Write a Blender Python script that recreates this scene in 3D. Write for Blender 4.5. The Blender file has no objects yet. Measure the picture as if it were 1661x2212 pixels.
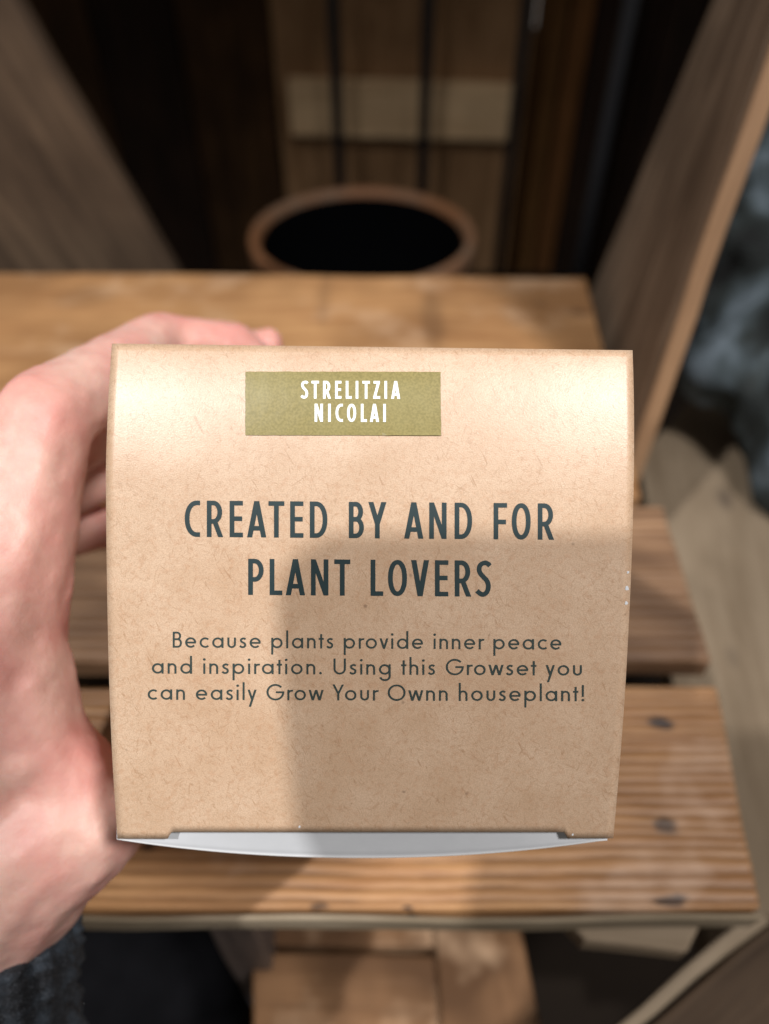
import bpy, bmesh, math, random
from mathutils import Vector, Matrix, noise
random.seed(7)
S = bpy.context.scene
COL = S.collection
R = math.radians

# ------------------------------------------------------------------ camera
F = 1600.0                      # focal length in pixels of a 1661 x 2212 picture
CAMH = 0.27                     # camera above the bench top
cam_d = bpy.data.cameras.new('camera')
cam = bpy.data.objects.new('camera', cam_d)
COL.objects.link(cam)
cam.location = (0, 0, CAMH)
cam.rotation_euler = (R(45), 0, 0)
cam_d.sensor_fit = 'VERTICAL'
cam_d.sensor_height = 36.0
cam_d.lens = F / 2212 * 36.0
cam_d.clip_start = 0.004
cam_d.clip_end = 50
cam_d.dof.use_dof = True
cam_d.dof.focus_distance = 0.1425
cam_d.dof.aperture_fstop = cam_d.lens / 3.5
S.camera = cam
CM = Matrix.Translation((0, 0, CAMH)) @ Matrix.Rotation(R(45), 4, 'X')

def P(px, py, d):               # a pixel of the photograph at depth d, in world space
    return CM @ Vector(((px - 830.5) / F * d, (1106 - py) / F * d, -d))
def CV(x, y, z):                # camera-frame metres to world
    return CM @ Vector((x, y, z))
def ray(px, py):
    o = Vector((0, 0, CAMH))
    return o, P(px, py, 1.0) - o
def on_z(px, py, z):
    o, d = ray(px, py); return o + d * ((z - o.z) / d.z)
def on_y(px, py, y):
    o, d = ray(px, py); return o + d * ((y - o.y) / d.y)

# ------------------------------------------------------------------ world, lamps, exposure
W = bpy.data.worlds.new('World'); S.world = W; W.use_nodes = True
bg = W.node_tree.nodes['Background']
bg.inputs[0].default_value = (1.0, 0.93, 0.86, 1); bg.inputs[1].default_value = 0.15
S.view_settings.view_transform = 'Standard'; S.view_settings.look = 'None'
S.view_settings.exposure = 0; S.view_settings.gamma = 1
S.view_settings.use_curve_mapping = False

def lamp(name, kind, loc, target, power, size, color, cone=None, blend=.5):
    l = bpy.data.lights.new(name, kind); l.energy = power; l.color = color
    if kind == 'AREA':
        l.shape = 'DISK'; l.size = size
    else:
        l.shadow_soft_size = size
    if cone: l.spot_size = R(cone); l.spot_blend = blend
    o = bpy.data.objects.new(name, l); COL.objects.link(o)
    o.location = loc
    o.rotation_euler = (Vector(target) - Vector(loc)).to_track_quat('-Z', 'Y').to_euler()
    return o
BC = CV(0, -0.015, -0.142)
lamp('ceiling_spot', 'SPOT', BC + (CV(-.415, .39, .90) - CV(0, 0, 0)).normalized() * 1.9, BC, 122, .024, (1, .98, .965), 60, .9)
lamp('ceiling_spot', 'SPOT', BC + (CV(.43, .42, .90) - CV(0, 0, 0)).normalized() * 1.7, BC, 112, .11, (1, .97, .95), 60, .9)

# ------------------------------------------------------------------ materials
class NT:
    def __init__(self, name):
        self.m = bpy.data.materials.new(name); self.m.use_nodes = True
        self.t = self.m.node_tree; self.n = self.t.nodes
        self.b = self.n['Principled BSDF']
    def new(self, kind, **kw):
        x = self.n.new(kind)
        for k, v in kw.items():
            if k in x.inputs.keys(): x.inputs[k].default_value = v
            else: setattr(x, k, v)
        return x
    def link(self, a, b): self.t.links.new(a, b)
    def coords(self, scale=(1, 1, 1), rnd=True, kind='Object'):
        tc = self.new('ShaderNodeTexCoord'); mp = self.new('ShaderNodeMapping')
        mp.inputs['Scale'].default_value = scale
        if rnd:
            oi = self.new('ShaderNodeObjectInfo')
            vm = self.new('ShaderNodeVectorMath', operation='SCALE')
            vm.inputs[0].default_value = (3.1, 1.7, 2.3)
            self.link(oi.outputs['Random'], vm.inputs['Scale'])
            self.link(vm.outputs[0], mp.inputs['Location'])
        self.link(tc.outputs[kind], mp.inputs['Vector'])
        return mp.outputs[0]
    def noise(self, vec, scale, detail=3, rough=.5, dist=0):
        x = self.new('ShaderNodeTexNoise', Scale=scale, Detail=detail, Roughness=rough, Distortion=dist)
        self.link(vec, x.inputs['Vector']); return x.outputs['Fac']
    def ramp(self, fac, stops):
        x = self.new('ShaderNodeValToRGB'); e = x.color_ramp.elements
        while len(e) < len(stops): e.new(.5)
        for k, (p, c) in enumerate(stops):
            e[k].position = p
            e[k].color = (c, c, c, 1) if isinstance(c, (int, float)) else (*c, 1)
        self.link(fac, x.inputs[0]); return x.outputs[0]
    def mix(self, fac, a, b, mode='MIX'):
        x = self.new('ShaderNodeMix', data_type='RGBA', blend_type=mode)
        for sock, v in ((x.inputs[0], fac), (x.inputs[6], a), (x.inputs[7], b)):
            if hasattr(v, 'links'): self.link(v, sock)
            elif isinstance(v, (int, float)): sock.default_value = v
            else: sock.default_value = (*v, 1)
        return x.outputs[2]
    def bump(self, h, strength, dist):
        x = self.new('ShaderNodeBump', Strength=strength, Distance=dist)
        self.link(h, x.inputs['Height']); self.link(x.outputs[0], self.b.inputs['Normal'])
    def base(self, c):
        if hasattr(c, 'links'): self.link(c, self.b.inputs['Base Color'])
        else: self.b.inputs['Base Color'].default_value = (*c, 1)
    def set(self, **kw):
        for k, v in kw.items(): self.b.inputs[k.replace('_', ' ')].default_value = v
        return self

def wood(name, light, dark, grain=60, ridge=0.0, rough=.6, stain=.4, knots=False, blotch=None, spots=()):
    n = NT(name)
    v = n.coords((1, 1, 1))
    st = n.new('ShaderNodeMapping'); st.inputs['Scale'].default_value = (.09, 1, 1); n.link(v, st.inputs['Vector'])
    g1 = n.noise(st.outputs[0], grain * 2.2, 6, .62, .35)
    g2 = n.noise(st.outputs[0], grain * 9, 3, .6)
    big = n.noise(v, 9, 3, .55, .4)
    wv = n.new('ShaderNodeTexWave', wave_type='BANDS', bands_direction='Y', Scale=grain * (1.25 if ridge else .6), Distortion=5.0, Detail=3)
    wv.inputs['Detail Scale'].default_value = .9
    wm = n.new('ShaderNodeMapping'); wm.inputs['Scale'].default_value = (.12, 1, 1); n.link(v, wm.inputs['Vector'])
    n.link(wm.outputs[0], wv.inputs['Vector'])
    c = n.mix(n.ramp(g1, [(.32, 0), (.7, 1)]), dark, light)
    c = n.mix(n.ramp(big, [(.42, stain), (.62, 0)]), c, tuple(x * .62 for x in dark))
    if ridge:
        rm = n.new('ShaderNodeMath', operation='MULTIPLY')
        n.link(n.ramp(wv.outputs['Fac'], [(.05, ridge), (.5, 0)]), rm.inputs[0])
        n.link(n.ramp(n.noise(v, 26, 3, .6), [(.34, .25), (.6, 1)]), rm.inputs[1])
        c = n.mix(rm.outputs[0], c, tuple(x * .5 for x in dark))
    if blotch: c = n.mix(n.ramp(n.noise(v, 22, 3, .6), [(.55, 0), (.72, .5)]), c, blotch)
    if knots:
        vo = n.new('ShaderNodeTexVoronoi', Scale=11.0)
        km = n.new('ShaderNodeMapping'); km.inputs['Scale'].default_value = (.6, 1.3, 0.3)
        n.link(v, km.inputs['Vector']); n.link(km.outputs[0], vo.inputs['Vector'])
        c = n.mix(n.ramp(vo.outputs['Distance'], [(.05, .9), (.13, 0)]), c, (.025, .018, .02))
    pv = n.coords(rnd=False)
    for (x, y, rx, ry, f) in spots:
        wb = n.new('ShaderNodeTexNoise', Scale=90.0); n.link(pv, wb.inputs['Vector'])
        am = n.new('ShaderNodeVectorMath', operation='MULTIPLY_ADD'); n.link(wb.outputs['Color'], am.inputs[0])
        am.inputs[1].default_value = (.010, .006, 0); n.link(pv, am.inputs[2])
        mp = n.new('ShaderNodeMapping'); mp.vector_type = 'TEXTURE'
        mp.inputs['Location'].default_value = (x + .005, y + .003, 0); mp.inputs['Scale'].default_value = (rx, ry, .2); n.link(am.outputs[0], mp.inputs['Vector'])
        ln = n.new('ShaderNodeVectorMath', operation='LENGTH'); n.link(mp.outputs[0], ln.inputs[0])
        c = n.mix(n.ramp(ln.outputs['Value'], [(.5, f), (1, 0)]), c, (.022, .014, .013))
    n.base(c)
    mx = n.new('ShaderNodeMath', operation='ADD')
    n.link(g2, mx.inputs[0])
    if ridge: n.link(wv.outputs['Fac'], mx.inputs[1])
    else: n.link(g1, mx.inputs[1])
    n.bump(mx.outputs[0], .55, .0012)
    n.set(Roughness=rough, Specular_IOR_Level=.5 if rough < .65 else .15)
    return n.m

M = {}
def spot(x0, y_near, items):       # knots and painted shadow streaks, from where they sit on the plank to the plank's own axes
    out = []
    for (px, py, rx, ry, f) in items:
        w = on_z(px, py, 0); out.append((w.x - x0, -(w.y - y_near), rx, ry, f))
    return out
M['plank'] = wood('honey_wood', (.56, .315, .14), (.34, .165, .066), 50, 0, .5, .6, blotch=(.62, .42, .27), spots=spot(-.46, .2805, [(1250, 675, .010, .006, .45), (1170, 655, .006, .005, .3), (700, 640, .006, .05, .22), (935, 690, .010, .05, .3), (180, 640, .03, .02, .2)]))  # the two long soft streaks are shadow painted into the wood
M['plank_worn'] = wood('worn_plank_wood', (.36, .21, .115), (.15, .075, .036), 45, .3, .6, .9)  # wood colour darkened to stand in for the shadow on this plank
M['edge_wood'] = wood('greyed_edge_wood', (.40, .33, .24), (.20, .155, .10), 45, 0, .7, .7)
M['plank_ridged'] = wood('brushed_wood', (.60, .335, .15), (.33, .155, .060), 62, .85, .55, .6, blotch=(.62, .44, .32), spots=spot(-.44, .0815, [(1430, 1560, .0065, .003, .95), (1445, 1785, .004, .004, .8), (1445, 1945, .0085, .0022, .85), (690, 1958, .004, .0012, .7), (884, 1964, .002, .001, .9), (320, 1830, .003, .002, .7)]))
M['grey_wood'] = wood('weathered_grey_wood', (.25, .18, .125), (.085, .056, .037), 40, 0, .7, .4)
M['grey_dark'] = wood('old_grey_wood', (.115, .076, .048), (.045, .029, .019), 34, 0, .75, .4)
M['tan_wood'] = wood('dusty_tan_wood', (.30, .235, .165), (.19, .14, .092), 40, 0, .7, .4, knots=True)
M['low_wood'] = wood('brown_wood', (.40, .22, .11), (.15, .075, .035), 30, 0, .65, 1.0, blotch=(.56, .38, .24))
M['orange_wood'] = wood('fresh_sawn_wood', (.40, .24, .13), (.24, .135, .07), 45, 0, .6, .3)
M['back_brown'] = wood('brown_back_wood', (.42, .25, .13), (.22, .12, .056), 24, 0, .8, .3)
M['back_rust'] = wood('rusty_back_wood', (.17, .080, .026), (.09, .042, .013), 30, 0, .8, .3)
M['back_dark'] = wood('sooty_wood', (.032, .017, .010), (.012, .007, .005), 30, 0, .85, .3)  # near-black tone carries the shade at the back
M['batten'] = wood('pale_batten_wood', (.86, .63, .38), (.62, .42, .24), 30, 0, .8, .3)

def simple(name, col, rough=.6, **kw):
    n = NT(name); n.base(col); n.set(Roughness=rough, **kw); return n.m
M['ink'] = simple('dark_green_ink', (.012, .030, .034), .5)
M['ink_small'] = simple('grey_green_ink', (.030, .046, .042), .5)
M['white_ink'] = simple('white_ink', (.86, .90, .86), .4)
M['black_plastic'] = simple('black_plastic', (.015, .015, .017), .35)
M['glass'] = simple('lens_glass', (.005, .005, .008), .05)
M['iron'] = simple('black_iron', (.012, .012, .014), .3)
M['steel'] = simple('dull_steel', (.10, .105, .12), .35, Metallic=.6)
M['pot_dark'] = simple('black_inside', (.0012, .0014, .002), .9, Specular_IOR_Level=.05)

def kraft():
    n = NT('kraft_card'); v = n.coords(rnd=False)
    a = n.noise(v, 90, 4, .6); b = n.noise(v, 800, 3, .6); d = n.noise(v, 4200, 2, .6)
    c = n.mix(n.ramp(a, [(.35, 0), (.66, 1)]), (.545, .368, .238), (.622, .445, .308))
    c = n.mix(n.ramp(b, [(.50, 0), (.68, .38)]), c, (.47, .255, .14))
    c = n.mix(n.ramp(d, [(.36, .42), (.60, 0)]), c, (.34, .225, .145))
    # short fibres in two directions and a few dark specks
    for (sc, ang, th, f_) in (((420, 2200, 900), .5, .655, .34), ((2300, 460, 900), .25, .655, .34), ((380, 2300, 900), -.6, .66, .30), ((300, 2600, 900), 1.1, .68, .55)):
        mp = n.new('ShaderNodeMapping'); mp.inputs['Scale'].default_value = sc; mp.vector_type = 'POINT'
        rt = n.new('ShaderNodeMapping'); rt.inputs['Rotation'].default_value = (0, 0, ang)
        n.link(v, rt.inputs['Vector']); n.link(rt.outputs[0], mp.inputs['Vector'])
        f = n.noise(mp.outputs[0], 1.0, 1, .5, 1.2)
        c = n.mix(n.ramp(f, [(th, 0), (th + .05, f_)]), c, (.34, .19, .10))
    vo = n.new('ShaderNodeTexVoronoi', Scale=260.0); n.link(v, vo.inputs['Vector'])
    sel = n.ramp(n.noise(v, 330, 1), [(.63, 0), (.68, 1)])
    sp = n.ramp(vo.outputs['Distance'], [(.05, .55), (.13, 0)])
    mm = n.new('ShaderNodeMath', operation='MULTIPLY'); n.link(sel, mm.inputs[0]); n.link(sp, mm.inputs[1])
    c = n.mix(mm.outputs[0], c, (.13, .075, .045))
    n.base(c)
    n.bump(n.noise(v, 3600, 2, .6), .35, .00012)
    cb = n.new('ShaderNodeBump', Strength=.4, Distance=.00013)
    n.link(n.noise(v, 2600, 3, .7), cb.inputs['Height']); n.link(cb.outputs[0], n.b.inputs['Coat Normal'])
    n.set(Roughness=.42, Coat_Weight=.65, Coat_Roughness=.33)
    return n.m
M['kraft'] = kraft()
def kraft_edge():
    n = NT('kraft_edge'); n.base((.40, .28, .16)); n.set(Roughness=.7); return n.m
M['kraft_edge'] = kraft_edge()
def sticker():
    n = NT('olive_sticker'); v = n.coords(rnd=False)
    d = n.noise(v, 2300, 2, .5); a = n.noise(v, 120, 3)
    c = n.mix(n.ramp(d, [(.38, 0), (.62, 1)]), (.190, .155, .036), (.255, .205, .058))
    c = n.mix(n.ramp(a, [(.45, 0), (.7, .25)]), c, (.30, .27, .11))
    n.base(c); n.bump(n.noise(v, 500, 2), .12, .0002); n.set(Roughness=.38); return n.m
M['sticker'] = sticker()
def white_card():
    n = NT('white_card'); v = n.coords(rnd=False)
    c = n.mix(n.noise(v, 300, 3), (.64, .66, .69), (.70, .72, .75))
    n.base(c); n.set(Roughness=.5); return n.m
M['white'] = white_card()
M['white_cut'] = simple('white_cut_edge', (.86, .87, .88), .6)
def skin():
    n = NT('skin'); v = n.coords(rnd=False)
    a = n.noise(v, 42, 4, .55); b = n.noise(v, 160, 4, .6); e = n.noise(v, 900, 3, .6)
    c = n.mix(n.ramp(a, [(.34, 0), (.68, 1)]), (.70, .455, .375), (.64, .285, .245))
    c = n.mix(n.ramp(b, [(.46, 0), (.74, .4)]), c, (.55, .22, .185))
    for (px, py, d, rad, f) in ((345, 715, .205, .016, .6), (80, 860, .16, .015, .35), (190, 1640, .16, .012, .4), (300, 1830, .17, .02, .5), (560, 740, .23, .012, .5)):
        ds = n.new('ShaderNodeVectorMath', operation='DISTANCE'); n.link(v, ds.inputs[0]); ds.inputs[1].default_value = P(px, py, d * 1.1)
        dv_ = n.new('ShaderNodeMath', operation='DIVIDE'); n.link(ds.outputs['Value'], dv_.inputs[0]); dv_.inputs[1].default_value = rad
        c = n.mix(n.ramp(dv_.outputs[0], [(.15, f), (1, 0)]), c, (.62, .19, .165))
    n.base(c)
    mp = n.new('ShaderNodeMapping'); mp.inputs['Scale'].default_value = (1, .35, 1); n.link(v, mp.inputs['Vector'])
    cr = n.noise(mp.outputs[0], 260, 4, .65, .8)
    ad = n.new('ShaderNodeMath', operation='ADD'); n.link(cr, ad.inputs[0]); n.link(e, ad.inputs[1])
    n.bump(ad.outputs[0], .22, .0005)
    n.set(Roughness=.48, Subsurface_Weight=.35, Subsurface_Scale=.004)
    n.b.inputs['Subsurface Radius'].default_value = (1, .35, .2)
    return n.m
M['skin'] = skin()
def knit():
    n = NT('ribbed_knit'); v = n.coords(rnd=False)
    a = n.noise(v, 90, 4, .6); e = n.noise(v, 1400, 3, .7)
    c = n.mix(n.ramp(a, [(.44, 0), (.70, 1)]), (.008, .009, .012), (.055, .075, .100))
    c = n.mix(n.ramp(e, [(.5, 0), (.7, .35)]), c, (.12, .13, .15))
    n.base(c); n.bump(e, .6, .001); n.set(Roughness=.95); return n.m
M['knit'] = knit()
def denim():
    n = NT('black_cloth'); v = n.coords(rnd=False)
    n.base(n.mix(n.noise(v, 60, 4), (.0018, .0018, .0024), (.006, .006, .0075)))
    n.bump(n.noise(v, 900, 3), .4, .001); n.set(Roughness=.9, Specular_IOR_Level=.08); return n.m
M['denim'] = denim()
def cloth():
    n = NT('mottled_cloth'); v = n.coords(rnd=False)
    a = n.noise(v, 16, 3, .6, .5)
    c = n.ramp(a, [(.36, (.012, .013, .014)), (.49, (.026, .034, .034)), (.58, (.075, .10, .115)), (.70, (.20, .25, .30))])
    n.base(c); n.bump(n.noise(v, 300, 3), .5, .002); n.set(Roughness=.85); return n.m
M['cloth'] = cloth()
def terracotta():
    n = NT('worn_copper_brown'); v = n.coords(rnd=False)
    n.base(n.mix(n.ramp(n.noise(v, 14, 4), [(.4, 0), (.65, 1)]), (.28, .125, .055), (.24, .15, .095)))
    n.set(Roughness=.6); return n.m
M['pot'] = terracotta()
def floor_m():
    n = NT('dark_floor'); v = n.coords(rnd=False)
    n.base(n.mix(n.noise(v, 12, 5), (.006, .0045, .0035), (.020, .014, .010))); n.set(Roughness=.9, Specular_IOR_Level=.1); return n.m
M['floor'] = floor_m()

# ------------------------------------------------------------------ helpers
def obj(name, bm, mat, parent=None, smooth=False):
    me = bpy.data.meshes.new(name); bm.normal_update(); bm.to_mesh(me); bm.free()
    for m in (mat if isinstance(mat, (list, tuple)) else [mat]): me.materials.append(m)
    if smooth:
        for p in me.polygons: p.use_smooth = True
    o = bpy.data.objects.new(name, me); COL.objects.link(o)
    if parent: o.parent = parent
    return o
def tag(o, label=None, cat=None, group=None, kind=None):
    if label: o['label'] = label
    if cat: o['category'] = cat
    if group: o['group'] = group
    if kind: o['kind'] = kind
    return o
def empty(name, loc=(0, 0, 0)):
    o = bpy.data.objects.new(name, None); COL.objects.link(o); o.location = loc; o.empty_display_size = .02; return o

def slab(name, pts, thick, mat, parent=None, bevel=.0015, wob=.0012, seg=.02):
    """A board: pts = four corners of one face, grain along pts[0]->pts[1]; thick = vector to the other face."""
    pts = [Vector(p) for p in pts]; thick = Vector(thick)
    X = (pts[1] - pts[0]).normalized(); N = thick.normalized()
    Y = N.cross(X).normalized(); Z = X.cross(Y)
    Mx = Matrix((X, Y, Z)).transposed().to_4x4(); Mx.translation = pts[0]
    inv = Mx.inverted()
    q = [inv @ p for p in pts]; th = inv.to_3x3() @ thick
    nu = max(2, min(40, int((q[1] - q[0]).length / seg))); nv = max(2, min(14, int((q[3] - q[0]).length / seg)))
    bm = bmesh.new()
    def lay(off):
        g = []
        for i in range(nu + 1):
            u = i / nu; r = []
            for j in range(nv + 1):
                t = j / nv
                p = (q[0] * (1 - u) + q[1] * u) * (1 - t) + (q[3] * (1 - u) + q[2] * u) * t + off
                s = p + Mx.translation * 7
                p = p + Vector((noise.noise(s * 31), noise.noise(s * 23 + Vector((5, 1, 2))), noise.noise(s * 17 + Vector((9, 4, 7))))) * wob
                r.append(bm.verts.new(p))
            g.append(r)
        return g
    a, b = lay(Vector()), lay(th)
    for i in range(nu):
        for j in range(nv):
            bm.faces.new((a[i][j], a[i][j+1], a[i+1][j+1], a[i+1][j]))
            bm.faces.new((b[i][j], b[i+1][j], b[i+1][j+1], b[i][j+1]))
        bm.faces.new((a[i][0], a[i+1][0], b[i+1][0], b[i][0]))
        bm.faces.new((a[i+1][nv], a[i][nv], b[i][nv], b[i+1][nv]))
    for j in range(nv):
        bm.faces.new((a[0][j+1], a[0][j], b[0][j], b[0][j+1]))
        bm.faces.new((a[nu][j], a[nu][j+1], b[nu][j+1], b[nu][j]))
    bmesh.ops.recalc_face_normals(bm, faces=bm.faces)
    o = obj(name, bm, mat, parent)
    o.matrix_world = Mx
    if parent: o.matrix_local = parent.matrix_world.inverted() @ Mx if parent.type == 'EMPTY' and False else Matrix.Translation(-parent.location) @ Mx
    if bevel:
        m = o.modifiers.new('bevel', 'BEVEL'); m.width = bevel; m.segments = 2; m.limit_method = 'ANGLE'; m.angle_limit = R(50)
    return o

def lathe(prof, n=64, rfun=None):
    bm = bmesh.new(); rows = []
    for (r, z) in prof:
        rows.append([bm.verts.new((r * math.cos(2*math.pi*k/n), r * math.sin(2*math.pi*k/n), z)) for k in range(n)])
    for i in range(len(rows) - 1):
        for k in range(n):
            bm.faces.new((rows[i][k], rows[i][(k+1) % n], rows[i+1][(k+1) % n], rows[i+1][k]))
    return bm

def tube(pts, rad, n=12, cap=True):
    bm = bmesh.new(); rings = []; pts = [Vector(p) for p in pts]
    up = Vector((.3, .2, .9))
    for i, p in enumerate(pts):
        t = (pts[min(i+1, len(pts)-1)] - pts[max(i-1, 0)]).normalized()
        a = t.cross(up).normalized(); b = t.cross(a)
        r = rad[i] if isinstance(rad, (list, tuple)) else rad
        rings.append([bm.verts.new(p + (a * math.cos(2*math.pi*k/n) + b * math.sin(2*math.pi*k/n)) * r) for k in range(n)])
    for i in range(len(rings)-1):
        for k in range(n):
            bm.faces.new((rings[i][k], rings[i][(k+1) % n], rings[i+1][(k+1) % n], rings[i+1][k]))
    if cap:
        bm.faces.new(rings[0]); bm.faces.new(rings[-1])
    bmesh.ops.recalc_face_normals(bm, faces=bm.faces)
    return bm

# ------------------------------------------------------------------ setting: floor and plank wall
FZ = -.56
bm = bmesh.new()
vs = [bm.verts.new(p) for p in ((-2.5, -1.5, FZ), (2.5, -1.5, FZ), (2.5, 3, FZ), (-2.5, 3, FZ))]
bm.faces.new(vs); tag(obj('floor', bm, M['floor']), kind='structure')

WY = 1.62
wall = empty('plank_wall', (0, WY, FZ))
tag(wall, 'dark back wall of upright brown planks behind the black iron bars', 'wall')
xs = [-1.3, -1.08, -.88, -.70, -.55, -.39, -.215, -.088, .075, .283, .345, .390, .4665, .52, .60, .80, 1.0, 1.25]
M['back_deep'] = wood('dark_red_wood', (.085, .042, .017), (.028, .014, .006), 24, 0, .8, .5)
mats = ['back_dark', 'back_deep', 'back_dark', 'back_deep', 'back_dark', 'back_deep'] + ['back_brown', 'back_brown', 'back_brown', 'back_rust', 'orange_back', 'back_dark', 'back_dark'] + ['back_dark'] * 5  # left planks take dark woods in place of shade
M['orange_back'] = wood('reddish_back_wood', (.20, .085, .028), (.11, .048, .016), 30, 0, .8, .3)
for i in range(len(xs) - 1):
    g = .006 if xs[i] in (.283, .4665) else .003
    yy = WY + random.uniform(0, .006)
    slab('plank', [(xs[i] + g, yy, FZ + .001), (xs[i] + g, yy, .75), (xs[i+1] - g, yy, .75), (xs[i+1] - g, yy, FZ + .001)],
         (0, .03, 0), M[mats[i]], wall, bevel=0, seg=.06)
zm = on_y(1140, 62, WY + .06).z
for (xa, xb, zt) in ((-1.3, .255, .75), (.257, .305, zm), (.307, .44, .75), (.442, .49, zm), (.492, 1.25, .75)):
    slab('backing', [(xa, WY + .05, FZ + .001), (xa, WY + .05, zt), (xb, WY + .05, zt), (xb, WY + .05, FZ + .001)], (0, .02, 0), M['back_dark'], wall, bevel=0, seg=.1)  # added dark sheets that keep the gaps between planks dark
z1, z0 = on_y(850, 172, WY - .03).z, on_y(850, 292, WY - .03).z
xl = on_y(625, 230, WY - .03).x; xr = on_y(1118, 230, WY - .03).x
slab('batten', [(xl, WY - .032, z0), (xr, WY - .032, z0 - .012), (xr, WY - .032, z1 - .012), (xl, WY - .032, z1)], (0, .030, 0), M['batten'], wall, seg=.03)  # added board, its pale colour stands in for a patch of light

BY = 1.50
for i, x in enumerate((-.088, .075, .243, .418)):
    m = 'iron' if i < 3 else 'steel'
    b = obj('iron_bar', tube([(0, 0, 0), (0, 0, .3), (0, 0, .7), (0, 0, 1.2)], .011 if i < 3 else .013, 14), M[m], None, True)
    b.location = (x, BY, FZ)
    lab = ['black iron bar before the pale batten, behind the left half of the pot',
           'black iron bar before the pale batten, behind the right half of the pot',
           'black iron bar beside the right end of the pale batten, with a bright top',
           'grey steel bar nearest the tall right side board'][i]
    tag(b, lab, 'bar', 'upright bars before the plank wall')

# pot behind the bench
pc = on_z(783, 499, -.25)
pot = empty('round_pot', (pc.x, pc.y, FZ)); ph = -.25 - FZ
tag(pot, 'round pot with a worn reddish brown rim and black inside behind the bench', 'pot')
obj('body', lathe([(.001, .002), (.13, .002), (.135, .01), (.155, .15), (.170, ph - .05), (.179, ph - .045), (.181, ph - .006), (.179, ph), (.170, ph), (.165, ph - .008), (.162, ph - .06)]), M['pot'], pot, True)
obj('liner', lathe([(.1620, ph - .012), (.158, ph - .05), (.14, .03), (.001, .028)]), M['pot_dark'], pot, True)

# ------------------------------------------------------------------ the wooden bench
bench = empty('wooden_bench', (0, .3, FZ))
tag(bench, 'rustic bench of honey brown planks with a tall grey side board', 'bench')
T = -.0125
def plank_px(name, x0, x1, y_near, y_far, mat, skew=(0, 0)):
    return slab(name, [(x0, y_near, 0), (x1[0], y_near + skew[0], 0), (x1[1], y_far + skew[1], 0), (x0, y_far, 0)], (0, 0, T), mat, bench, seg=.014)
plank_px('plank', -.46, (.1345, .152), .2805, .532, M['plank'], (0, -.012))
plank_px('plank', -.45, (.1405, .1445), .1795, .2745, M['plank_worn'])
plank_px('plank', -.44, (.126, .139), .0815, .1675, M['plank_ridged'])
slab('worn_edge', [(-.44, .0803, -.0010), (.1255, .0803, -.0010), (.1255, .0803, -.0108), (-.44, .0803, -.0108)], (0, -.0018, 0), M['edge_wood'], bench, bevel=.0008, wob=.0022, seg=.010)
# side board: leans out, base along the right end of the planks
slab('side_board', [(.1300, .3065, -.09), (.173, .382, .30), (.232, .545, .33), (.1535, .545, -.09)], (.011, -.001, -.002), M['grey_wood'], bench, seg=.02)
slab('edge_strip', [(.1310, .3035, -.085), (.1735, .379, .30), (.1825, .378, .298), (.1398, .3025, -.087)], (0, .003, 0), M['orange_wood'], bench, bevel=.0008, seg=.02)
# grey board standing behind the left part of the bench
a0, a1 = on_y(372, 582, .575), on_y(20, -20, .60)
dv = (a1 - a0)
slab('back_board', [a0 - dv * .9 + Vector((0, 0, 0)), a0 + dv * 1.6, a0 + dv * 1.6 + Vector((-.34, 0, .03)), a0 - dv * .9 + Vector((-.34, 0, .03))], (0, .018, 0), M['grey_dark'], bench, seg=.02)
M['post_wood'] = wood('scuffed_post_wood', (.13, .10, .085), (.06, .045, .04), 50, 0, .5, .4, blotch=(.42, .46, .58))  # pale blue blotches are a highlight painted into the colour
# legs and lower boards
def post(name, x, y, w, z0, z1, mat):
    return slab(name, [(x, y, z0), (x, y, z1), (x + w, y, z1), (x + w, y, z0)], (0, .045, 0), mat, bench)
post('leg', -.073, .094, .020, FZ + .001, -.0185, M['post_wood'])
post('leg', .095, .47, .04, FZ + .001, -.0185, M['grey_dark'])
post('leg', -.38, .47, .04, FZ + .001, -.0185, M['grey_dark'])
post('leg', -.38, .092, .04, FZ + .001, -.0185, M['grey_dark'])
LZ = -.13
def low(name, quad, z, mat, t=.018):
    return slab(name, [on_z(*p, z) for p in quad], (0, 0, -t), mat, bench, seg=.02)
low('lower_board', [(545, 2300), (965, 2300), (952, 2062), (545, 2056)], LZ, M['low_wood'])
low('lower_board', [(545, 2040), (950, 2044), (940, 1820), (545, 1820)], LZ, M['low_wood'])
low('lower_board', [(1215, 2420), (1090, 1840), (930, 1840), (965, 2420)], LZ + .006, M['low_wood'])
low('brace', [(1180, 1940), (1530, 1960), (1490, 2058), (1262, 2032)], -.03, M['tan_wood'], .012)
# the broad lower ledge on the right
low('ledge', [(1640, 2800), (1380, 985), (1640, 700), (2300, 1500)], -.115, M['tan_wood'], .02)
low('lower_rail', [(1630, 1962), (1195, 2330), (1240, 2330), (1668, 1985)], -.06, M['tan_wood'], .014)
low('ledge', [(1668, 1990), (1255, 2340), (1900, 2500), (2000, 1990)], -.07, M['grey_dark'], .014)

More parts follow.
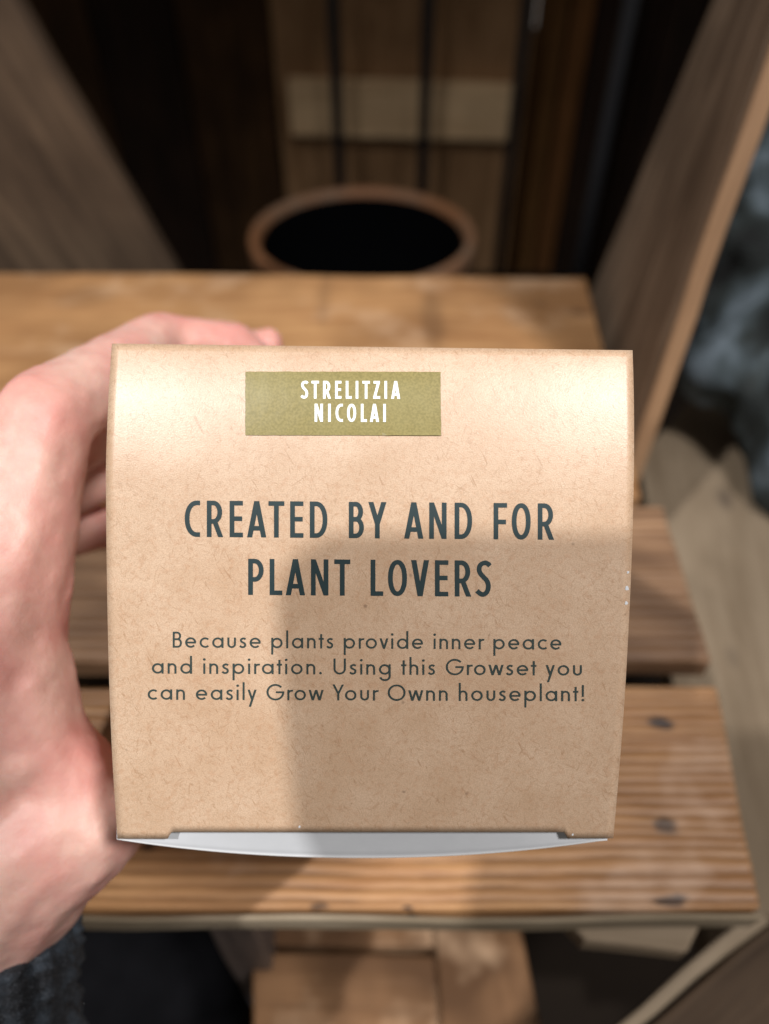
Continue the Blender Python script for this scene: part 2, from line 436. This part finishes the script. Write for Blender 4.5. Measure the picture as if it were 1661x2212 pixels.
# ------------------------------------------------------------------ cloth on the right
def blob(name, chain, mat, parent=None, amp=.012, freq=30, voxel=.006, sm=3):
    bm = bmesh.new()
    for (c, r) in chain:
        bmesh.ops.create_icosphere(bm, subdivisions=3, radius=r, matrix=Matrix.Translation(c))
    o = obj(name, bm, mat, parent, True)
    m = o.modifiers.new('remesh', 'REMESH'); m.mode = 'VOXEL'; m.voxel_size = voxel; m.use_smooth_shade = True
    m = o.modifiers.new('smooth', 'SMOOTH'); m.iterations = sm; m.factor = .6
    t = bpy.data.textures.new(name, 'CLOUDS'); t.noise_scale = 1 / freq; t.noise_depth = 2
    m = o.modifiers.new('folds', 'DISPLACE'); m.texture = t; m.strength = amp; m.mid_level = .5; m.texture_coords = 'GLOBAL'
    return o
ch = []
for (px, py, d, r) in ((1720, 120, .60, .045), (1715, 260, .58, .05), (1700, 420, .57, .052), (1670, 560, .56, .05), (1625, 690, .56, .042), (1585, 790, .56, .034), (1745, 700, .56, .055), (1765, 880, .55, .052), (1775, 1020, .54, .045)):
    ch.append((P(px - 22, py, d), r))
tag(blob('draped_cloth', ch, M['cloth'], amp=.03, freq=18), 'crumpled blue grey and black cloth heaped outside the right side board', 'cloth')

# ------------------------------------------------------------------ box
# front face measured by rows: (row, left, right); the depth follows from the width (0.1 m)
ROWS = [(742, 242, 1366), (800, 238, 1368), (880, 233.5, 1369.5), (1000, 229, 1369.5), (1100, 229, 1367.5), (1200, 230, 1364.5),
        (1350, 232.5, 1358), (1500, 236.5, 1349.5), (1650, 243, 1338.5), (1812, 253.5, 1324.5)]
DEP = [(735, .14310), (760, .14235), (800, .14150), (850, .14075), (900, .14032), (960, .14004), (1020, .13998), (1100, .14020), (1200, .14085),
       (1300, .14160), (1400, .14250), (1500, .14360), (1600, .14490), (1700, .14640), (1812, .14840), (1900, .1500)]
def interp(tab, x, k=1):
    if x <= tab[0][0]: i = 0
    elif x >= tab[-1][0]: i = len(tab) - 2
    else: i = max(j for j in range(len(tab) - 1) if tab[j][0] <= x)
    def m(j):
        a, b = max(j-1, 0), min(j+1, len(tab)-1)
        return (tab[b][k] - tab[a][k]) / (tab[b][0] - tab[a][0])
    x0, x1 = tab[i][0], tab[i+1][0]; h = x1 - x0; t = (x - x0) / h
    if t < 0 or t > 1: return tab[i][k] + t * (tab[i+1][k] - tab[i][k])
    return (2*t**3-3*t**2+1)*tab[i][k] + (t**3-2*t**2+t)*h*m(i) + (-2*t**3+3*t**2)*tab[i+1][k] + (t**3-t**2)*h*m(i+1)
def roll(px, py):
    return py - (px - 804) * (.0125 - .0105 * max(0, min(1, (py - 760) / 1000)))   # rows run slightly downhill to the right
def FP(px, py, lift=0.0):
    return P(px, py, interp(DEP, roll(px, py)) - lift)

box = empty('gift_box', P(800, 1300, .17))
tag(box, 'brown kraft card box of a houseplant grow set held in the hand', 'box')
BL = Matrix.Translation(-box.location)
def boxpart(name, bm, mat, parent=None, smooth=False):
    o = obj(name, bm, mat, parent or box, smooth)
    # vertices in camera-aligned local axes so that the card's pattern lies in its own plane
    inv = CM.to_3x3().to_4x4().inverted()
    org = box.location
    o.data.transform(inv @ Matrix.Translation(-org))
    o.matrix_local = CM.to_3x3().to_4x4() if (parent is None) else Matrix.Identity(4)
    return o

NR, NC = 70, 60
def bottom_row(px):
    for (x0, x1, s) in ((366, 372, 1), (1218, 1224, -1)):
        pass
    if px < 362: return 1812
    if px < 371: return 1812 - 14 * (px - 362) / 9
    if px < 1217: return 1797.5
    if px < 1226: return 1797.5 + 12.5 * (px - 1217) / 9
    return 1811
bm = bmesh.new()
cols = sorted(set([i / NC for i in range(NC + 1)] + [(362-253.5)/1071, (371-253.5)/1071, (1217-253.5)/1071, (1226-253.5)/1071]))
grid = []
for j in range(NR + 1):
    v = j / NR; row = []
    for c in cols:
        pxb = 253.5 + c * 1071
        yb = bottom_row(pxb); yt = 742 + c * 14.5 
        y = yt + (yb - yt) * v
        yr = roll(242 + c * 1120, y)
        l, r = interp(ROWS, yr, 1), interp(ROWS, yr, 2)
        row.append(bm.verts.new(FP(l + c * (r - l), y)))
    grid.append(row)
for j in range(NR):
    for i in range(len(cols) - 1):
        bm.faces.new((grid[j][i], grid[j+1][i], grid[j+1][i+1], grid[j][i+1]))
front = boxpart('front_panel', bm, [M['kraft'], M['kraft_edge']], None, True)
so = front.modifiers.new('card', 'SOLIDIFY'); so.thickness = .00042; so.offset = -1; so.material_offset_rim = 1; so.use_even_offset = True

# sides, top, back of the sleeve: an open-bottomed tray a hair inside the front panel
def fpt(c, y, back):
    yr = roll(242 + c * 1120, y); l, r = interp(ROWS, yr, 1), interp(ROWS, yr, 2)
    return FP(l + c * (r - l), y, -back)
fwd = (P(830.5, 1106, 1) - P(830.5, 1106, 0))
def wall_strip(name, c, inward):
    bm = bmesh.new(); g = []
    for j in range(41):
        y0 = 742 + c * 14.5; y = y0 + (1811 - y0) * j / 40
        a = fpt(c, y, .0006)
        dep = .074 - .010 * (j / 40)
        b = a + fwd * dep + (CM.to_3x3() @ Vector((inward * .004, 0, 0)))
        g.append((bm.verts.new(a), bm.verts.new((a + b) / 2), bm.verts.new(b)))
    for j in range(40):
        for k in range(2):
            f = (g[j][k], g[j+1][k], g[j+1][k+1], g[j][k+1])
            bm.faces.new(f if inward < 0 else f[::-1])
    return boxpart(name, bm, M['kraft'], None, False)
wall_strip('side_panel', .001, 1); wall_strip('side_panel', .999, -1)
def quadgrid(name, corners, mat):
    bm = bmesh.new(); n = 8; g = []
    for i in range(n + 1):
        u = i / n; r = []
        for j in range(n + 1):
            t = j / n
            r.append(bm.verts.new((corners[0]*(1-u)+corners[1]*u)*(1-t)+(corners[3]*(1-u)+corners[2]*u)*t))
        g.append(r)
    for i in range(n):
        for j in range(n): bm.faces.new((g[i][j], g[i][j+1], g[i+1][j+1], g[i+1][j]))
    return boxpart(name, bm, mat)
ux = CM.to_3x3() @ Vector((1, 0, 0)); uy = CM.to_3x3() @ Vector((0, 1, 0))
tl, tr = fpt(.002, 742.5, .0006), fpt(.998, 757, .0006)
bl, br = fpt(.002, 1810, .0006), fpt(.998, 1809, .0006)
tlb, trb = tl + fwd*.0738 + ux*.004 - uy*.004, tr + fwd*.0738 - ux*.004 - uy*.004
blb, brb = bl + fwd*.0638 + ux*.004 + uy*.006, br + fwd*.0638 - ux*.004 + uy*.006
quadgrid('top_panel', [tl, tr, trb, tlb], M['kraft'])
quadgrid('back_panel', [tlb, trb, brb, blb], M['kraft'])

# white inner end flap bowing out below the front panel
bm = bmesh.new(); g = []
n = 48
for i in range(n + 1):
    u = i / n; px = 252 + u * 1060
    s = 1 - abs(2 * u - .985) ** 2.1
    yb = 1812.5 + 3 * u + 39.5 * max(0, s); row = []
    for j in range(10):
        t = min(1, j / 8)
        y = 1785 + (yb - 1785) * t - (3.2 if j == 8 else 0)
        d = .1492 + .0055 * t * max(.06, s) + .0006
        row.append(bm.verts.new(P(px, y, d)))
    g.append(row)
for i in range(n):
    for j in range(9):
        f = bm.faces.new((g[i][j], g[i][j+1], g[i+1][j+1], g[i+1][j]))
        if j == 8: f.material_index = 1
fl = boxpart('end_flap', bm, [M['white'], M['white_cut']], None, True)
so = fl.modifiers.new('card', 'SOLIDIFY'); so.thickness = .00055; so.offset = -1

# ------------------------------------------------------------------ lettering: a stroke alphabet
def arc(cx, cy, rx, ry, a0, a1, n=18, p=2.0):
    out = []
    for k in range(n + 1):
        a = R(a0 + (a1 - a0) * k / n); c, s = math.cos(a), math.sin(a)
        out.append((cx + rx * math.copysign(abs(c) ** (2/p), c), cy + ry * math.copysign(abs(s) ** (2/p), s)))
    return out
def catmull(pts, n=6):
    out = []
    for i in range(len(pts) - 1):
        p0, p1, p2, p3 = pts[max(i-1, 0)], pts[i], pts[i+1], pts[min(i+2, len(pts)-1)]
        for k in range(n):
            t = k / n
            out.append(tuple(.5 * (2*p1[d] + (p2[d]-p0[d])*t + (2*p0[d]-5*p1[d]+4*p2[d]-p3[d])*t*t + (3*p1[d]-p0[d]-3*p2[d]+p3[d])*t**3) for d in (0, 1)))
    out.append(pts[-1]); return out
def caps(s):                     # condensed capitals, cap height 1: glyph = (width, left bearing, right bearing, strokes)
    h = s / 2; T_, B_ = 1 - h, h; hd = s * .54
    st = lambda x: ('s', [(x, 0), (x, 1)], False)
    bar = lambda x0, x1, y: ('s', [(x0, y), (x1, y)], False)
    G = {}
    G['C'] = (.415, .07, .06, [('s', [(.415, T_), (.33, T_)] + arc(.33, .5, .33-h, .5-h, 90, 270, 24, 2.15) + [(.33, B_), (.415, B_)], False)])
    G['O'] = (.51, .07, .07, [('s', arc(.255, .5, .255-h, .5-h, 0, 360, 44, 2.15)[:-1], True)])
    G['D'] = (.475, .095, .07, [('s', [(h, B_), (h, T_), (.17, T_)] + arc(.17, .5, .475-h-.17, .5-h, 90, -90, 22, 2.15)[1:-1] + [(.17, B_)], True)])
    G['B'] = (.41, .095, .06, [('s', [(h, .52), (h, T_), (.19, T_)] + arc(.19, .5*(T_+.52), .385-h-.19, .5*(T_-.52), 90, -90, 16)[1:-1] + [(.19, .52)], True),
                              ('s', [(h, B_), (h, .521), (.19, .521)] + arc(.19, .5*(B_+.521), .41-h-.19, .5*(.521-B_), 90, -90, 16)[1:-1] + [(.19, B_)], True)])
    pb = ('s', [(h, .43), (h, T_), (.18, T_)] + arc(.18, .5*(T_+.43), .415-h-.18, .5*(T_-.43), 90, -90, 16)[1:-1] + [(.18, .43)], True)
    G['P'] = (.415, .095, .04, [pb, ('s', [(h, 0), (h, .44)], False)])
    G['R'] = (.445, .095, .05, [pb, ('s', [(h, 0), (h, .44)], False), ('q', .21, .44, .375, 0, hd)])
    G['E'] = (.36, .095, .05, [st(h), bar(s, .36, T_), bar(s, .34, .51), bar(s, .36, B_)])
    G['F'] = (.365, .095, .03, [st(h), bar(s, .365, T_), bar(s, .335, .48)])
    G['L'] = (.34, .095, .03, [st(h), bar(s, .34, B_)])
    G['I'] = (s, .095, .095, [st(h)])
    G['T'] = (.43, .035, .035, [bar(0, .43, T_), ('s', [(.215, 0), (.215, 1 - s)], False)])
    G['A'] = (.52, .035, .035, [('q', hd, 0, .26, 1, hd), ('q', .52-hd, 0, .26, 1, hd), bar(.13, .39, .25)])
    G['V'] = (.48, .035, .035, [('q', hd, 1, .24, 0, hd), ('q', .48-hd, 1, .24, 0, hd)])
    G['Y'] = (.49, .03, .03, [('q', hd, 1, .245, .40, hd), ('q', .49-hd, 1, .245, .40, hd), ('s', [(.245, 0), (.245, .42)], False)])
    G['N'] = (.47, .095, .095, [st(h), st(.47-h), ('q', h, 1, .47-h, 0, hd*.95)])
    G['Z'] = (.40, .05, .05, [bar(.02, .39, T_), bar(0, .40, B_), ('q', .085, s*.6, .305, 1-s*.6, hd)])
    G['S'] = (.39, .06, .06, [('s', catmull([(.365, .855), (.30, .918), (.215, T_), (.115, .885), (.072, .775), (.10, .655), (.19, .545), (.285, .435), (.322, .30), (.29, .145), (.195, B_), (.10, .085), (.012, .165)]), False)])
    G[' '] = (.36, 0, 0, [])
    return G
def book(s):                     # round lower case, x-height 0.65
    h = s / 2; X = .655; r = X / 2; A_ = 1.12; hd = s * .55
    circ = lambda cx: ('s', arc(cx, r, r-h, r-h, 0, 360, 28)[:-1], True)
    v = lambda x, a, b: ('s', [(x, a), (x, b)], False)
    dot = lambda x, y: ('f', arc(x, y, s*.68, s*.68, 0, 360, 12)[:-1])
    G = {}; b = .09
    G['o'] = (X, .08, .08, [circ(r)])
    G['a'] = (X+.01, .08, b, [circ(r), v(X-h+.01, 0, X)])
    G['d'] = (X+.01, .08, b, [circ(r), v(X-h+.01, 0, A_)])
    G['p'] = (X+.01, b, .08, [circ(r+.01), v(h, -.40, X)])
    G['g'] = (X+.01, .08, b, [circ(r), ('s', [(X-h+.01, X), (X-h+.01, -.10)] + arc(r+.01, -.10, r-h, .24, 0, -165, 16), False)])
    G['c'] = (.56, .08, .05, [('s', arc(r, r, r-h, r-h, 48, 312, 22), False)])
    G['e'] = (X, .08, .07, [('s', [(X-h, r+.0)] + arc(r, r, r-h, r-h, 0, 318, 26), False), ('s', [(s*.8, r+.0), (X-h*.4, r+.0)], False)])
    G['n'] = (.50, b, b, [v(h, 0, X), ('s', [(h+.001, .30)] + arc(.25, X-h-.195, .25-h, .195, 180, 0, 16) + [(.50-h, 0)], False)])
    G['h'] = (.50, b, b, [v(h, 0, A_), ('s', [(h+.001, .30)] + arc(.25, X-h-.195, .25-h, .195, 180, 0, 16) + [(.50-h, 0)], False)])
    G['u'] = (.50, b, b, [('s', [(h, X)] + arc(.25, h+.195, .25-h, .195, 180, 360, 16) + [(.50-h, X)], False)])
    G['r'] = (.29, b, .02, [v(h, 0, X), ('s', [(h+.001, .32)] + arc(.27, X-h-.17, .27-h, .17, 180, 75, 10), False)])
    G['s'] = (.40, .07, .07, [('s', catmull([(.355, .545), (.29, .592), (.205, .600), (.115, .555), (.085, .475), (.13, .395), (.215, .345), (.305, .285), (.335, .195), (.295, .095), (.195, h), (.10, .075), (.03, .145)]), False)])
    G['t'] = (.30, .04, .04, [v(.15, 0, .90), ('s', [(0, X-h), (.30, X-h)], False)])
    G['l'] = (s, b, b, [v(h, 0, A_)])
    G['i'] = (s, b, b, [v(h, 0, X), dot(h, .90)])
    G['v'] = (.52, .03, .03, [('q', hd, X, .26, 0, hd), ('q', .52-hd, X, .26, 0, hd)])
    G['w'] = (.86, .03, .03, [('q', hd, X, .235, 0, hd), ('q', .43, X, .235, 0, hd), ('q', .43, X, .625, 0, hd), ('q', .86-hd, X, .625, 0, hd)])
    G['y'] = (.52, .03, .03, [('q', hd, X, .265, .03, hd), ('q', .52-hd, X, .13, -.42, hd)])
    G['.'] = (s*1.3, .10, .10, [dot(h, s*.68)])
    G['!'] = (s*1.3, .10, .06, [v(s*.65, .28, 1.02), dot(s*.65, s*.68)])
    G['B'] = (.54, b, .06, [('s', [(h, .53), (h, 1-h), (.27, 1-h)] + arc(.27, .5*(1-h+.53), .22-h, .5*(1-h-.53), 90, -90, 14)[1:-1] + [(.27, .53)], True),
                          ('s', [(h, h), (h, .531), (.29, .531)] + arc(.29, .5*(h+.531), .25-h, .5*(.531-h), 90, -90, 14)[1:-1] + [(.29, h)], True)])
    G['U'] = (.70, b, b, [('s', [(h, 1)] + arc(.35, .35, .35-h, .35-h, 180, 360, 18) + [(.70-h, 1)], False)])
    G['Y'] = (.66, .02, .02, [('q', hd, 1, .33, .42, hd), ('q', .66-hd, 1, .33, .42, hd), v(.33, 0, .44)])
    G['O'] = (1.02, .08, .08, [('s', arc(.51, .5, .51-h, .515-h, 0, 360, 40)[:-1], True)])
    G['G'] = (.98, .08, .08, [('s', arc(.51, .5, .51-h, .515-h, 42, 360, 36) + [(.54, .5)], False)])
    G[' '] = (.36, 0, 0, [])
    return G
KERN = {('Y', 'o'): -.09, ('A', 'T'): -.04, ('L', 'O'): .0, ('O', 'V'): -.02, ('r', 'o'): -.03}
def text_line(bm, s, G, stroke, track, x0, x1, yb0, yb1, cap, proj, k0):
    """One line of print: from pixel x0 to x1, baseline from yb0 to yb1."""
    xs_, x = [], 0
    for i, ch in enumerate(s):
        w, lb, rb, _ = G[ch]
        if i: x += lb + track + KERN.get((s[i-1], ch), 0)
        xs_.append(x); x += w + (rb if i < len(s) - 1 else 0)
    total = x; k = [k0]
    def put(pt, lift):
        u = pt[0] / total
        return proj(x0 + u * (x1 - x0), yb0 + u * (yb1 - yb0) - pt[1] * cap, lift)
    for ch, ox in zip(s, xs_):
        for it in G[ch][3]:
            k[0] += 1; lift = .00006 + .000006 * (k[0] % 5)
            if it[0] == 'f':
                vs = [bm.verts.new(put((ox + p[0], p[1]), lift)) for p in it[1]]
                bm.faces.new(vs)
            elif it[0] == 'q':
                _, ax, ay, bx, by, hw = it; n = 8; prev = None
                for i in range(n + 1):
                    t = i / n; cx, cy = ax + (bx-ax)*t, ay + (by-ay)*t
                    cur = (bm.verts.new(put((ox+cx-hw, cy), lift)), bm.verts.new(put((ox+cx+hw, cy), lift)))
                    if prev: bm.faces.new((prev[0], prev[1], cur[1], cur[0]))
                    prev = cur
            else:
                pts, closed = it[1], it[2]; hw = stroke / 2
                q = []                                    # drop doubles, split long pieces
                for p in pts:
                    if q:
                        L = math.dist(q[-1], p)
                        if L < 1e-4: continue
                        m = int(L / .14)
                        a = q[-1]
                        for j in range(1, m + 1): q.append((a[0] + (p[0]-a[0])*j/(m+1), a[1] + (p[1]-a[1])*j/(m+1)))
                    q.append(p)
                N = len(q); side = []
                for i in range(N):
                    a = q[i-1] if (closed or i) else None
                    b_ = q[(i+1) % N] if (closed or i < N-1) else None
                    def nrm(u, v_):
                        dx, dy = v_[0]-u[0], v_[1]-u[1]; L = math.hypot(dx, dy) or 1
                        return (-dy/L, dx/L)
                    n1 = nrm(a, q[i]) if a else None; n2 = nrm(q[i], b_) if b_ else None
                    if n1 and n2:
                        mx, my = n1[0]+n2[0], n1[1]+n2[1]; L2 = mx*mx+my*my
                        f = 2 / max(L2, .8); nx, ny = mx*f/1, my*f/1
                        nx, ny = nx, ny
                    else:
                        nx, ny = n1 or n2
                    side.append((bm.verts.new(put((ox+q[i][0]+nx*hw, q[i][1]+ny*hw), lift)), bm.verts.new(put((ox+q[i][0]-nx*hw, q[i][1]-ny*hw), lift))))
                for i in range(N if closed else N - 1):
                    c, d = side[i], side[(i+1) % N]
                    bm.faces.new((c[0], c[1], d[1], d[0]))
    for f in bm.faces:
        f.normal_update()
        if f.normal.dot(fwd) > 0: f.normal_flip()
    return k[0]

CG = caps(.127)
bm = bmesh.new()
k = text_line(bm, 'CREATED BY AND FOR', CG, .127, .03, 399, 1197, 1159.5, 1166, 78.5, FP, 0)
text_line(bm, 'PLANT LOVERS', CG, .127, .03, 536, 1060.5, 1285, 1289, 78, FP, k)
boxpart('printed_heading', bm, M['ink'])
SB = .115; BG = book(SB)
bm = bmesh.new()
k = text_line(bm, 'Because plants provide inner peace', BG, SB, .05, 373, 1213, 1399, 1403.5, 34.5, FP, 0)
k = text_line(bm, 'and inspiration. Using this Growset you', BG, SB, .05, 328, 1257, 1455, 1459.5, 34.5, FP, k)
text_line(bm, 'can easily Grow Your Ownn houseplant!', BG, SB, .05, 319, 1262, 1511.5, 1515, 34.5, FP, k)
boxpart('printed_paragraph', bm, M['ink_small'])
# sticker with its own lettering
bm = bmesh.new(); g = []
for i in range(41):
    u = i / 40; r = []
    for j in range(21):
        t = j / 20
        jag = (random.uniform(-.35, .35) if j in (0, 20) else 0)
        px = 530 + u * (421.5 + 1.5 * t) + (random.uniform(-.6, .6) if i in (0, 40) else 0)
        r.append(bm.verts.new(FP(px, 802.5 + t * 137.5 + u * 0.5 + jag, .00016 + (.00012 if (j == 20 and u > .7) else 0))))
    g.append(r)
for i in range(40):
    for j in range(20): bm.faces.new((g[i][j], g[i][j+1], g[i+1][j+1], g[i+1][j]))
stk = boxpart('sticker', bm, M['sticker'], None, False)
stk['label'] = 'olive green name sticker with white capitals'
so = stk.modifiers.new('film', 'SOLIDIFY'); so.thickness = .00009; so.offset = -1
CS = caps(.15)
bm = bmesh.new()
FS = lambda x, y, l: FP(x, y, l + .00016)
k = text_line(bm, 'STRELITZIA', CS, .15, .10, 650.5, 864.5, 861, 861.5, 38.5, FS, 0)
text_line(bm, 'NICOLAI', CS, .15, .10, 679.5, 833.5, 911, 911.5, 39, FS, k)
boxpart('sticker_lettering', bm, M['white_ink'], stk)

# small white scuffs where the card's edge is worn, each a fleck of bared white card
for (x, y, r) in ((1354.5, 1271, 4.5), (1353, 1303, 3.2), (1357, 1236, 2.6), (647, 1786, 2.2), (1237, 1803, 2.0)):
    bm = bmesh.new()
    vs = [bm.verts.new(FP(x + r * (.75 + random.random() * .5) * math.cos(a), y + r * (.8 + random.random() * .8) * math.sin(a), .00005)) for a in [2 * math.pi * i / 9 for i in range(9)]]
    f = bm.faces.new(vs); f.normal_update()
    if f.normal.dot(fwd) > 0: f.normal_flip()
    boxpart('scuff', bm, M['white'])

# ------------------------------------------------------------------ the hand, its sleeve and the bag below
HD = 1.10
def chain(bm, pts, step=.0022):
    """pts: (px, py, depth, radius) joints; a run of overlapping balls between them."""
    J = [(P(a, b, d * HD), r * HD) for (a, b, d, r) in pts]
    for (p, r), (q, s) in zip(J, J[1:]):
        n = max(2, int((q - p).length / step))
        for i in range(n + 1):
            t = i / n
            bmesh.ops.create_icosphere(bm, subdivisions=2, radius=r + (s - r) * t, matrix=Matrix.Translation(p.lerp(q, t)))
bm = bmesh.new()
wr = (-40, 1960, .170, .0200)
chain(bm, [wr, (-55, 1500, .160, .0185), (-5, 1200, .158, .0160), (92, 905, .163, .0108), (345, 738, .206, .0084), (505, 750, .216, .0074), (560, 790, .2205, .0064)])      # index
chain(bm, [wr, (-65, 1500, .176, .0180), (-20, 1200, .178, .0160), (60, 985, .186, .0116), (330, 860, .231, .0084), (500, 770, .236, .0074), (578, 744, .2365, .0056)])     # middle
chain(bm, [wr, (-45, 1550, .190, .0140), (-20, 1200, .196, .0135), (60, 1075, .204, .0102), (300, 1000, .2335, .0076), (450, 985, .236, .0070), (540, 980, .236, .0060)])    # ring
chain(bm, [wr, (-50, 1600, .204, .0130), (-30, 1300, .212, .0120), (52, 1165, .217, .0090), (270, 1130, .2335, .0066), (390, 1120, .235, .0060), (465, 1118, .235, .0052)])  # little
chain(bm, [wr, (70, 1830, .163, .0175), (165, 1775, .163, .0150), (262, 1722, .178, .0110), (380, 1690, .2100, .0092), (480, 1660, .2200, .0072)])     # thumb
chain(bm, [(70, 1560, .160, .0085), (150, 1680, .162, .0110)])                                                                              # web of the thumb
chain(bm, [(30, 1420, .158, .0115), (70, 1600, .160, .0120)])
chain(bm, [wr, (-110, 2250, .185, .0215), (-200, 2700, .20, .026)])                                                                             # forearm
hand = obj('person', bm, M['skin'], None, True)
m = hand.modifiers.new('remesh', 'REMESH'); m.mode = 'VOXEL'; m.voxel_size = .0013; m.use_smooth_shade = True
m = hand.modifiers.new('smooth', 'SMOOTH'); m.iterations = 12; m.factor = .6
t_ = bpy.data.textures.new('skin_relief', 'CLOUDS'); t_.noise_scale = .009; t_.noise_depth = 3
m = hand.modifiers.new('relief', 'DISPLACE'); m.texture = t_; m.strength = .0016; m.mid_level = .5; m.texture_coords = 'GLOBAL'
tag(hand, 'person gripping the kraft card box with bare left hand, dark knit cuff at wrist', 'person')

bm = bmesh.new()
path = [(-44, 2034, .1665, .0198), (-50, 2095, .168, .0220), (-66, 2175, .171, .0205), (-75, 2230, .174, .026), (-150, 2700, .19, .031)]
J = [(P(a, b, d * HD), r * HD) for a, b, d, r in path]
rings = []; NS = 72
for i in range(61):
    t = i / 60 * (len(J) - 1); a = min(int(t), len(J) - 2); f = t - a
    c = J[a][0].lerp(J[a+1][0], f); r = J[a][1] + (J[a+1][1] - J[a][1]) * f
    ax = (J[min(a+1, len(J)-1)][0] - J[a][0]).normalized(); e1 = ax.cross(fwd).normalized(); e2 = ax.cross(e1)
    r *= .92 + .08 * min(1, i / 5) ** .5
    sh = max(0, 1 - i / 22) * .45
    rings.append([bm.verts.new(c + uy * sh * r * (e1 * math.cos(2*math.pi*q/NS) + e2 * math.sin(2*math.pi*q/NS)).dot(ux) + (e1 * math.cos(2*math.pi*q/NS) + e2 * math.sin(2*math.pi*q/NS)) * (r + .0011 * math.cos(18 * 2*math.pi*q/NS * 1) + .0006 * math.sin(i * 1.9 + q * .7))) for q in range(NS)])
for i in range(60):
    for q in range(NS): bm.faces.new((rings[i][q], rings[i][(q+1) % NS], rings[i+1][(q+1) % NS], rings[i+1][q]))
bm.faces.new(rings[0])
bmesh.ops.recalc_face_normals(bm, faces=bm.faces)
obj('sleeve', bm, M['knit'], hand, True)
bag = blob('cloth_bag', [(P(px, py, d), r) for (px, py, d, r) in ((215, 2110, .50, .05), (330, 2100, .51, .05), (395, 2130, .51, .045), (250, 2270, .55, .055), (350, 2300, .57, .055), (120, 2200, .52, .05), (300, 2420, .60, .05))], M['denim'], None, amp=.018, freq=16, voxel=.005, sm=25)
tag(bag, 'black cloth bag in the shade under the bench, left of its front leg', 'bag')

# ------------------------------------------------------------------ the phone that takes the picture, just behind the viewpoint
ph_ = empty('mobile_phone', CV(0, 0, .006))
tag(ph_, 'black mobile phone held in front of the box to photograph it', 'phone')
def rbox(x0, x1, y0, y1, z0, z1, rad):
    bm = bmesh.new(); prof = []
    for (cx, cy, a0) in ((x1-rad, y1-rad, 0), (x0+rad, y1-rad, 90), (x0+rad, y0+rad, 180), (x1-rad, y0+rad, 270)):
        for k in range(7):
            a = R(a0 + 15 * k); prof.append((cx + rad * math.cos(a), cy + rad * math.sin(a)))
    A = [bm.verts.new(CV(x, y, z0)) for x, y in prof]; B = [bm.verts.new(CV(x, y, z1)) for x, y in prof]
    bm.faces.new(A[::-1]); bm.faces.new(B)
    for i in range(len(A)): bm.faces.new((A[i], A[(i+1) % len(A)], B[(i+1) % len(B)], B[i]))
    bmesh.ops.recalc_face_normals(bm, faces=bm.faces)
    bm.transform(Matrix.Translation(-ph_.location)) if False else bmesh.ops.translate(bm, verts=bm.verts, vec=-ph_.location)
    return bm
obj('body', rbox(-.087, .013, -.115, .0585, .006, .015, .013), M['black_plastic'], ph_)
obj('lens_ring', rbox(-.008, .008, -.008, .008, .003, .0058, .0075), M['glass'], ph_)
